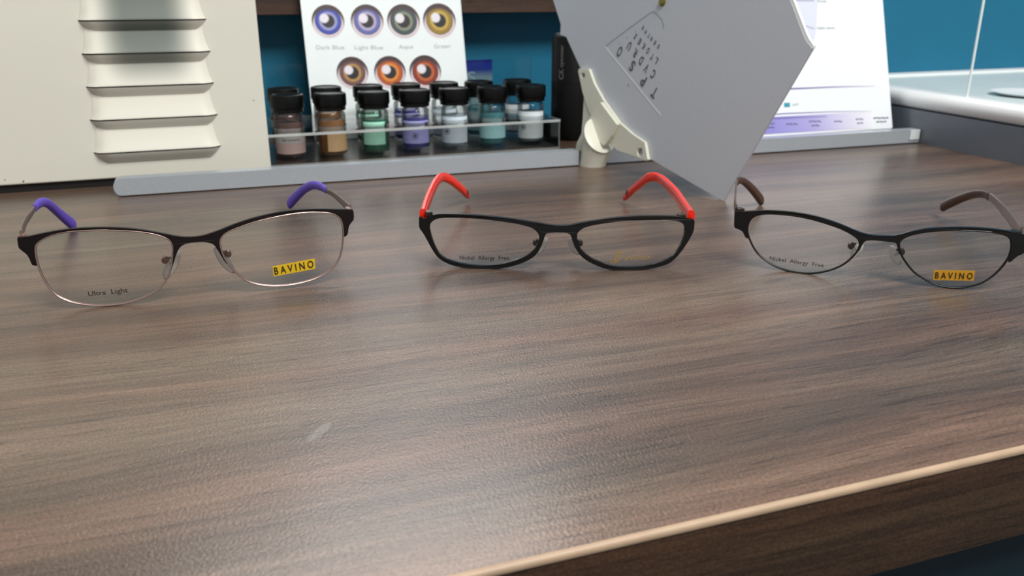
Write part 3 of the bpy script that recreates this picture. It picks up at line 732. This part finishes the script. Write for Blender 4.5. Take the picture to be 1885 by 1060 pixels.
# shallow round white shape lying on the counter, cut by the frame
c = gz(1893, 176, .0436); mb = MB(); mb.lathe([(.012, 0), (.024, .0010), (.0300, .0032), (.0305, .0035), (.0295, .0036), (.022, .0022), (0, .0020)], Vector((c.x, c.y, .0435)), 48, close=False)
dd = mb.build('shallow_disk', mat('disk_white', srgb(246, 250, 250), .3), base=(c.x, c.y, .0435), smooth=40); tag(dd, 'shallow white round disk on the white counter at the right edge', 'disk')
# hanging white cable
g = gz(1779.5, 180, .0440); mb = MB()
zt = .42; mb.sweep([g+Vector((0, 0, .0005)), g+Vector((0, 0, .1)), g+Vector((0, 0, zt-.044))], [(Vector((1, 0, 0)), Vector((0, 1, 0)))]*3, [(.00105, .00105)]*3)
o = mb.build('white_cable', mat('cable_white', srgb(226, 236, 234), .4), base=g, smooth=60); tag(o, 'thin white vertical cable coming down to the counter in front of the teal wall', 'cable')

# ================================================================== SPECTACLES
Mbrown = mat('matt_dark_brown_metal', srgb(17, 8, 8), .45, spec=.3)
Mblack = mat('matt_black_metal', srgb(6, 6, 6), .3, spec=.5)
Mrose = mat('rose_grey_metal', srgb(196, 168, 160), .3, metal=.9)
Mblkrim = mat('thin_black_rim', srgb(8, 8, 8), .34, spec=.4)
Mtaupe = mat('taupe_metal', srgb(128, 110, 98), .35, metal=.6)
Mpurple = mat('purple_rubber', srgb(98, 74, 190), .5, noise=.03, nscale=300)
Mred = mat('orange_red_acetate', srgb(244, 38, 12), .24, coat=.5)
Mredin = mat('orange_inner_acetate', srgb(252, 110, 52), .25, coat=.4)
Mbtip = mat('brown_acetate', srgb(78, 54, 44), .3, noise=.1, nscale=300)
Mlens = clear('demo_lens', (.965, .97, .965, 1), .02, .8, ior=1.45)
Mlense = clear('lens_edge', (.75, .78, .76, 1), .2, 1.2, haze=.55, hazecol=(.85, .87, .84, 1))
Mpad = clear('silicone_pad', (.9, .91, .9, 1), .12, 1.8, haze=.42, hazecol=(.92, .93, .9, 1))
Mgun = mat('gunmetal_screw', srgb(92, 84, 78), .25, metal=.9)
Mrosed = mat('dull_rose_metal', srgb(150, 118, 110), .3, metal=.85)
Mprint = mat('black_lens_print', srgb(40, 34, 32), .6)
Mgold = mat('gold_lens_print', srgb(150, 122, 66), .5)
Myel = mat('yellow_sticker', srgb(214, 176, 20), .5)
Mink2 = mat('sticker_ink', srgb(40, 26, 18), .6)

def temple(root, FSf, spec, side, name='temple'):
    """sweep through image points with given depths behind the front; returns the mesh object"""
    P = [FSf.at_depth(x, y, d) for x, y, d, *_ in spec]
    S = spline(P, False, 5); k = len(spec)
    hh = [s[3] for s in spec]; tt = [s[4] for s in spec]
    secs = []
    for i in range(len(S)):
        f = i/5; j = min(int(f), k-2); q = f-j; secs.append(((tt[j]*(1-q)+tt[j+1]*q)/2, (hh[j]*(1-q)+hh[j+1]*q)/2))
    fr = []
    for i, p in enumerate(S):
        d = (S[min(i+1, len(S)-1)]-S[max(i-1, 0)]).normalized()
        a = FSf.u - d*FSf.u.dot(d); a.normalize(); fr.append((a, d.cross(a).normalized()))
    return S, fr, secs
def zoomS(ox, oy, sc): return lambda p: (ox+p[0]/sc, oy+p[1]/sc)

def nose_pad(root, Sf, c_top, c_bot, screw, sgn, screwmat, wpx=9):
    """teardrop silicone pad behind the bridge between two image points, carried by a small metal arm"""
    a = Sf.at_depth(*c_top, .0075); b2 = Sf.at_depth(*c_bot, .0045)
    mid = (a+b2)/2; ax_ = (b2-a); ln = ax_.length; ax_.normalize()
    nrmv = (Sf.v*.80 + Sf.u*sgn*.6); nrmv = (nrmv-ax_*nrmv.dot(ax_)).normalized(); sd = ax_.cross(nrmv).normalized()
    mb = MB(); n = 14; m = 20; vs = []
    for i in range(n+1):
        s = i/n; z = -ln/2+ln*s; wd = math.sin(math.pi*min(1, max(0, s)))**.55*(.0021+.0006*s)*1.25; th = .00085*math.sin(math.pi*s)**.5
        for k in range(m):
            q = 2*math.pi*k/m; vs.append(mid+ax_*z+sd*(wd*math.cos(q))+nrmv*(th*math.sin(q)))
    mb.add(vs, [(i*m+k, i*m+(k+1) % m, (i+1)*m+(k+1) % m, (i+1)*m+k) for i in range(n) for k in range(m)])
    pad = mb.build('nose_pad', Mpad, parent=root, smooth=60)
    # arm with a box screw
    sc = Sf.at_depth(*screw, .006)
    mb = MB()
    for j in range(2):
        pass
    rA = .0017
    rings = []
    for (r_, off) in ((.0001, -.0016), (rA*.8, -.0015), (rA, -.0010), (rA, .0010), (rA*.8, .0015), (.0001, .0016)):
        rings.append([sc+Sf.v*off+Sf.u*r_*math.cos(k*math.pi/8)+Vector((0, 0, r_*math.sin(k*math.pi/8))) for k in range(16)])
    mb.add([p for r_ in rings for p in r_], [(j*16+k, j*16+(k+1) % 16, (j+1)*16+(k+1) % 16, (j+1)*16+k) for j in range(5) for k in range(16)])
    e = Sf.pos(Sf.inv(screw[0]-sgn*7, screw[1]-2), -.0014)
    pts = [e, (e+sc)/2+Sf.v*.001+Vector((0, 0, .0006)), sc]
    S = spline(pts, False, 5)
    mb.sweep(S, [(Sf.u, Vector((0, 0, 1)))]*len(S), [(.0006, .0006)]*len(S), n=8)
    pts = [sc, sc*.5+mid*.5, mid]
    mb.sweep(pts, [(Sf.u, Vector((0, 0, 1)))]*3, [(.0005, .0005)]*3, n=8)
    mb.build('pad_arm', screwmat, parent=pad, smooth=50)

def rim_loop(root, Sf, loop, mt, rw=.0006, rd=.0010, name='rim'):
    S = loop; P = [Sf.pos(q, -.0007) for q in S]; n = len(P); fr = []
    for i in range(n):
        d = (P[(i+1) % n]-P[i-1]).normalized(); b = Sf.v - d*Sf.v.dot(d); b.normalize(); fr.append((d.cross(b).normalized(), b))
    mb = MB(); mb.sweep(P, fr, [(rw, rd)]*n, closed=True, n=10); return mb.build(name, mt, parent=root, smooth=60)
def lens(root, Sf, loop):
    mb = MB(); slab(mb, Sf, [loop], -.0002, -.0014, 0, 1); return mb.build('lens', [Mlens, Mlense], parent=root)

# ---------- left pair: dark brown browline, rose rims, purple tips
def pair_left():
    B1, B2 = gz(190, 565), gz(545, 530.5)
    S = FrontSurf(B1, B2, 1.0, .06)
    root = empty('eyeglasses', S.c, 'spectacles with purple temple tips and dark brown browline, leftmost pair on the desk', 'eyeglasses', 'spectacles standing in a row on the desk')
    z6, z7 = zoomS(0, 320, 3.786), zoomS(300, 320, 3.787)
    C = lambda z, pts: [S.inv(*z(p)) for p in pts]
    LL = [(245,530),(255,490),(300,455),(370,425),(470,405),(600,396),(720,392),(850,395),(960,403),(1060,417),(1140,440),(1185,467),(1203,505),(1203,560),(1195,640),(1172,715),(1135,775),(1080,822),(1000,865),(900,897),(800,913),(700,918),(600,913),(500,895),(420,863),(360,815),(310,745),(275,670),(255,600)]
    RL = [(397,470),(402,515),(420,570),(450,622),(500,680),(560,730),(620,760),(700,778),(790,782),(880,776),(980,757),(1070,728),(1140,690),(1190,650),(1225,600),(1245,540),(1255,470),(1257,400),(1250,345),(1235,310),(1200,285),(1150,272),(1060,268),(960,273),(850,288),(740,310),(640,335),(540,368),(460,400),(415,432)]
    l1 = spline(C(z6, LL), True, 3); l2 = spline(C(z7, RL), True, 3)
    top = C(z6, [(120,447),(160,440),(205,434),(270,420),(370,400),(500,382),(620,375),(760,373),(900,380),(1010,393),(1120,412),(1200,428)]) + C(z7, [(60,428),(130,438),(200,440),(270,432),(330,415),(400,390),(500,350),(620,310),(740,280),(850,260),(980,248),(1100,244),(1220,246),(1310,248),(1328,262),(1331,300)])
    rend = C(z7, [(1328,322),(1305,350),(1293,380),(1290,410),(1280,430),(1262,438)])
    rin = C(z7, [(1254,432),(1256,400),(1250,345),(1235,310),(1200,285),(1150,272),(1060,268),(960,273),(850,288),(740,310),(640,335),(540,368),(460,400),(415,432),(397,470),(400,515),(418,565),(440,612)])
    nose = C(z7, [(446,630),(432,612),(405,570),(375,520),(345,488),(290,476),(230,478),(170,485),(130,502),(107,530),(90,570),(75,620),(58,660)])
    lin = C(z6, [(1193,650),(1200,600),(1204,560),(1203,505),(1185,467),(1140,440),(1060,417),(960,403),(850,395),(720,392),(600,396),(470,405),(370,425),(300,455),(255,490),(245,530),(250,590)])
    lend = C(z6, [(256,640),(228,635),(215,615),(205,590),(185,560),(160,540),(132,515),(124,482)])
    lp = []
    for seg in (top, rend, rin, nose, lin, lend): lp += [q for q in spline(seg, False, 3)]
    mb = MB(); slab(mb, S, [lp], .0002, -.0016)
    o = mb.build('front_frame', Mbrown, parent=root, bevel=.00018); 
    for l in (l1, l2): rim_loop(root, S, l, Mrose, .00048, .0010)['label'] = 'thin rose metal rim'
    La = lens(root, S, l1); Lb = lens(root, S, l2)
    mb = MB(); write(mb, S, 'Ultra  Light', S.inv(163, 545), S.inv(236, 537.5), .0021, .0001, bold=.012); mb.build('lettering', Mprint, parent=La)
    mb = MB(); slab(mb, S, [[S.inv(*z7(p)) for p in ((763, 645), (1057, 590), (1062, 660), (772, 714))]], .0002, -.0001)
    st = mb.build('sticker', Myel, parent=Lb)
    mb = MB(); write(mb, S, 'B A V I N O', S.inv(*z7((780, 700))), S.inv(*z7((1052, 648))), .0034, .0004, bold=.012); mb.build('lettering', Mink2, parent=Lb)
    # temples
    def arm(spec, split, name):
        P, fr, secs = temple(root, S, spec, 0)
        k = split*5
        mb = MB(); mb.sweep(P[:k+2], fr[:k+2], secs[:k+2], n=14, power=3.2); t = mb.build('temple', Mtaupe, parent=root, smooth=50)
        ts = [(a*1.0+.0006, b*1.0+.0004) for a, b in secs[k:]]
        ts[-1] = (ts[-1][0]*.6, ts[-1][1]*.8)
        mb = MB(); mb.sweep(P[k:], fr[k:], ts, n=16, power=2.4); tp = mb.build('temple_tip', Mpurple, parent=t, smooth=60); tp['label'] = 'purple rubber tip'
        return t
    arm([(39,433,.0100,.0042,.0012),(41,424,.025,.0046,.0010),(47.5,407,.060,.0040,.0010),(56,395,.082,.0034,.0010),(64,383,.098,.0030,.0012),(75,373,.110,.0040,.0022),(87,374,.119,.0044,.0024),(103,387,.130,.0048,.0026),(119,401,.139,.0056,.0028),(131,411,.1455,.0064,.0028),(136.5,416,.148,.0060,.0022)], 4, 'l')
    arm([(645,384,.0100,.0040,.0012),(637,378,.025,.0044,.0010),(625,367,.060,.0040,.0010),(612,356.5,.085,.0034,.0010),(601,350.5,.100,.0030,.0012),(589,343,.112,.0040,.0022),(575,341,.121,.0044,.0024),(561,347.5,.131,.0048,.0026),(548,359,.140,.0056,.0028),(537.5,370,.147,.0064,.0028),(532,377,.1505,.0060,.0022)], 4, 'r')
    nose_pad(root, S, (331, 461), (303, 514), (304.5, 478), -1, Mrosed)
    nose_pad(root, S, (393, 454), (431, 503), (419, 467), 1, Mrosed)
    mb = MB()
    for p, q in (((121, 436), (200, 446)),):
        pass
    for (x, y) in ((40.5, 435), (641, 385)):
        c = S.at_depth(x, y, S.d(S.inv(x, y)[0], .03)+.0032)
        hb = MB(); hb.box(c+Vector((-.0014, -.002, -.0012)), c+Vector((.0014, .002, .0009))); hb.build('hinge', Mrosed, parent=root, bevel=.0004)
    return root, S
pair_left()

# ---------- middle pair: black front, orange-red temples
def pair_mid():
    B1, B2 = gz(893, 495), gz(1163, 497.5)
    S = FrontSurf(B1, B2, 1.0, .06)
    root = empty('eyeglasses', S.c, 'spectacles with black front and bright orange-red temples, middle pair on the desk', 'eyeglasses', 'spectacles standing in a row on the desk')
    z = zoomS(740, 300, 3.366); C = lambda pts: [S.inv(*z(p)) for p in pts]
    out = [(108,332),(130,343),(165,333),(200,320),(240,315),(340,316),(450,322),(560,332),(660,343),(760,358),(850,372),(920,384),(980,388),(1040,385),(1110,370),(1200,355),(1300,340),(1420,330),(1540,327),(1660,328),(1730,333),(1785,345),(1808,350),(1812,375),(1806,420),(1790,455),(1760,505),(1720,560),(1680,602),(1640,627),(1560,650),(1460,664),(1360,666),(1270,656),(1200,632),(1140,600),(1100,565),(1072,520),(1055,480),(1045,447),(1022,434),(965,431),(908,434),(890,442),(878,475),(858,525),(830,567),(790,597),(730,624),(650,646),(560,657),(480,657),(400,650),(320,635),(260,610),(220,580),(185,530),(155,475),(130,432),(108,400),(106,365)]
    lh = [(172,400),(180,370),(205,350),(240,341),(300,338),(400,340),(520,350),(640,365),(730,380),(800,400),(835,425),(850,455),(843,495),(823,530),(790,560),(740,588),(660,615),(580,630),(480,634),(390,627),(310,608),(260,587),(228,555),(203,510),(183,455)]
    rh = [(1085,450),(1095,425),(1130,400),(1200,382),(1320,365),(1440,355),(1560,352),(1660,354),(1715,362),(1745,382),(1750,420),(1742,465),(1715,525),(1680,572),(1640,598),(1560,626),(1460,641),(1370,643),(1290,634),(1220,610),(1160,580),(1115,540),(1092,500)]
    l1, l2 = spline(C(lh), True, 3), spline(C(rh), True, 3)
    mb = MB(); slab(mb, S, [spline(C(out), True, 3), l1, l2], .0004, -.0020); mb.build('front_frame', Mblack, parent=root, bevel=.00035)
    La, Lb = lens(root, S, l1), lens(root, S, l2)
    mb = MB(); write(mb, S, 'Nickel  Allergy  Free', S.inv(*z((357, 597))), S.inv(*z((663, 600))), .0021, .0001, bold=.008); mb.build('lettering', Mprint, parent=La)
    mb = MB(); write(mb, S, 'B', S.inv(*z((1312, 612))), S.inv(*z((1372, 600))), .0052, .0001, shear=.55)
    write(mb, S, 'avino', S.inv(*z((1375, 602))), S.inv(*z((1535, 598))), .0030, .0001, shear=.5)
    strip(mb, S, spline([S.inv(*z(p)) for p in ((1345, 600), (1320, 602), (1298, 604), (1290, 612), (1310, 617), (1345, 612))], False, 4), .0004, .0001)
    mb.build('lettering', Mgold, parent=Lb)
    def arm(spec):
        P, fr, secs = temple(root, S, spec, 0)
        secs = [(a*1.12, b*1.12) for a, b in secs]; secs[-1] = (secs[-1][0]*.75, secs[-1][1]*.75)
        mb = MB(); mb.sweep(P, fr, secs, n=18, power=3.); t = mb.build('temple', Mred, parent=root, smooth=50); t['label'] = 'orange-red temple'
        # darker metal plug at the tip
        mb = MB(); c = P[-4]; a, b = fr[-4]; tt, hh = secs[-4]
        for sg in (-1, 1):
            q = c+a*(sg*(tt+.00005)); d = (P[-3]-P[-5]).normalized()
            mb.add([q+d*(.0022*math.cos(k*math.pi/8))+b*(.0018*math.sin(k*math.pi/8)) for k in range(16)], [tuple(range(16))])
        q = P[-1]; 
        mb.build('tip_plug', mat('plug_brown', srgb(84, 60, 44), .4, metal=.4), parent=t)
        # lighter inner layer line
        mb = MB()
        for i in range(2, len(P)-8):
            pass
        pts = [P[i]+fr[i][0]*0 + fr[i][1]*(secs[i][1]*1.0) for i in range(3, len(P)-6)]
        mb.sweep(pts, [fr[i] for i in range(3, len(P)-6)], [(secs[i][0]*.45, .00025) for i in range(3, len(P)-6)], n=8); mb.build('inner_layer', Mredin, parent=t, smooth=50)
    arm([(779,396,.0100,.0060,.0034),(783,382,.030,.0060,.0034),(792,357,.064,.0056,.0034),(803,335,.090,.0050,.0032),(813,326,.103,.0048,.0032),(826,329,.112,.0050,.0032),(842,341,.123,.0048,.0032),(853,351,.132,.0046,.0030),(862,361,.141,.0042,.0026)])
    arm([(1272,399,.0100,.0060,.0034),(1262,384,.030,.0060,.0034),(1245,358,.064,.0056,.0034),(1226,337,.090,.0050,.0032),(1211,327,.103,.0048,.0032),(1196,326,.110,.0050,.0032),(1180,337,.120,.0048,.0032),(1164,350,.130,.0046,.0030),(1149,365,.141,.0042,.0026)])
    nose_pad(root, S, (1008, 437), (985, 466), (986.5, 446), -1, Mgun)
    nose_pad(root, S, (1047, 438), (1067, 469), (1067, 447), 1, Mgun)
    mb = MB()
    for (x, y) in ((789, 392), (1254, 397)):
        c = S.at_depth(x, y, S.d(S.inv(x, y)[0], .03)+.0035)
        hb = MB(); hb.box(c+Vector((-.0016, -.002, -.0012)), c+Vector((.0016, .002, .0010))); hb.build('hinge', Mgun, parent=root, bevel=.0003)
pair_mid()

# ---------- right pair: black front, thin black rims, brown tips
def pair_right():
    B1, B2 = gz(1487, 505), gz(1752, 531.5)
    S = FrontSurf(B1, B2, 1.0, .06)
    root = empty('eyeglasses', S.c, 'spectacles with black front and brown temple tips, rightmost pair, cut by the right edge', 'eyeglasses', 'spectacles standing in a row on the desk')
    z = zoomS(1320, 300, 3.336); C = lambda pts: [S.inv(*z(p)) for p in pts]
    lh = [(186,425),(190,380),(208,345),(242,322),(300,313),(380,315),(480,326),(580,346),(680,375),(770,408),(830,440),(868,470),(876,505),(860,545),(820,590),(770,628),(700,658),(620,676),(540,680),(450,667),(370,642),(300,602),(245,552),(208,490)]
    rh = [(1118,505),(1127,478),(1160,455),(1220,435),(1320,420),(1440,414),(1560,416),(1680,425),(1760,440),(1797,460),(1808,490),(1805,540),(1780,600),(1730,662),(1670,712),(1600,747),(1520,766),(1430,766),(1340,747),(1270,712),(1210,672),(1160,612),(1130,560)]
    top = C([(107,298),(150,298),(200,296),(300,291),(400,294),(500,305),(600,325),(700,355),(780,385),(850,415),(900,433),(950,443),(1020,447),(1080,446),(1140,434),(1200,417),(1300,402),(1420,396),(1540,395),(1660,402),(1770,415),(1850,432),(1895,446),(1900,500)])
    rend = C([(1897,545),(1870,560),(1845,572),(1822,590),(1808,603),(1790,609)])
    rin = C([(1788,592),(1805,540),(1808,490),(1797,460),(1760,440),(1680,425),(1560,416),(1440,414),(1320,420),(1220,435),(1160,455),(1127,478),(1118,505),(1128,555)])
    nose = C([(1118,560),(1108,520),(1098,492),(1060,485),(980,476),(925,476),(903,486),(888,510),(872,540)])
    lin = C([(866,535),(876,505),(868,470),(830,440),(770,408),(680,375),(580,346),(480,326),(380,315),(300,313),(242,322),(208,345),(190,380),(186,425),(194,455)])
    lend = C([(194,464),(175,457),(165,437),(152,417),(128,406),(106,392),(105,350)])
    lp = []
    for seg in (top, rend, rin, nose, lin, lend): lp += spline(seg, False, 3)
    mb = MB(); slab(mb, S, [lp], .0002, -.0017); mb.build('front_frame', Mblack, parent=root, bevel=.00018)
    l1, l2 = spline(C(lh), True, 3), spline(C(rh), True, 3)
    for l in (l1, l2): rim_loop(root, S, l, Mblkrim, .00048, .0009)
    La, Lb = lens(root, S, l1), lens(root, S, l2)
    mb = MB(); write(mb, S, 'Nickel  Allergy  Free', S.inv(*z((322, 594))), S.inv(*z((654, 640))), .0019, .0001, bold=.006); mb.build('lettering', Mprint, parent=La)
    mb = MB(); slab(mb, S, [[S.inv(*z(p)) for p in ((1332, 657), (1584, 662), (1575, 722), (1325, 718))]], .0002, -.0001); mb.build('sticker', mat('amber_sticker', srgb(196, 142, 20), .5), parent=Lb)
    mb = MB(); write(mb, S, 'B A V I N O', S.inv(*z((1338, 706))), S.inv(*z((1568, 711))), .0030, .0004, bold=.012); mb.build('lettering', Mink2, parent=Lb)
    def arm(spec, split):
        P, fr, secs = temple(root, S, spec, 0); k = split*5
        mb = MB(); mb.sweep(P[:k+2], fr[:k+2], secs[:k+2], n=14, power=3.2); t = mb.build('temple', Mtaupe, parent=root, smooth=50)
        ts = [(a*1.15+.0002, b*1.15) for a, b in secs[k:]]; ts[-1] = (ts[-1][0]*.6, ts[-1][1]*.7)
        mb = MB(); mb.sweep(P[k:], fr[k:], ts, n=16, power=2.4); tp = mb.build('temple_tip', Mbtip, parent=t, smooth=60); tp['label'] = 'brown acetate tip'
        return t, P, fr, secs
    arm([(1355,387,.0095,.0060,.0012),(1353,374,.035,.0056,.0010),(1354,356,.070,.0046,.0010),(1355,343,.094,.0040,.0012),(1358,334,.104,.0040,.0014),(1366,332,.112,.0040,.0030),(1378,341,.122,.0046,.0032),(1389,353,.130,.0052,.0034),(1399,366,.138,.0058,.0034),(1402,371,.141,.0054,.0028)], 4)
    t, P, fr, secs = arm([(1879,428,.0095,.0056,.0012),(1864,408,.035,.0058,.0010),(1846,385,.070,.0052,.0010),(1830,368,.092,.0046,.0012),(1821,361,.103,.0044,.0014),(1809,356.5,.112,.0042,.0028),(1790,358,.121,.0044,.0030),(1769,365,.130,.0048,.0032),(1748,374,.1385,.0054,.0034),(1733,382,.1445,.0056,.0030)], 4)
    nose_pad(root, S, (1589, 449), (1566, 474), (1567, 452), -1, Mgun)
    nose_pad(root, S, (1640, 451), (1656, 487), (1659, 463), 1, Mgun)
    mb = MB()
    for (x, y) in ((1362, 387), (1870, 428)):
        c = S.at_depth(x, y, S.d(S.inv(x, y)[0], .03)+.0038)
        hb = MB(); hb.box(c+Vector((-.0016, -.002, -.0014)), c+Vector((.0016, .002, .0012))); hb.build('hinge', Mgun, parent=root, bevel=.0003)
pair_right()

for o in bpy.data.objects:
    if '_w' in o: del o['_w']
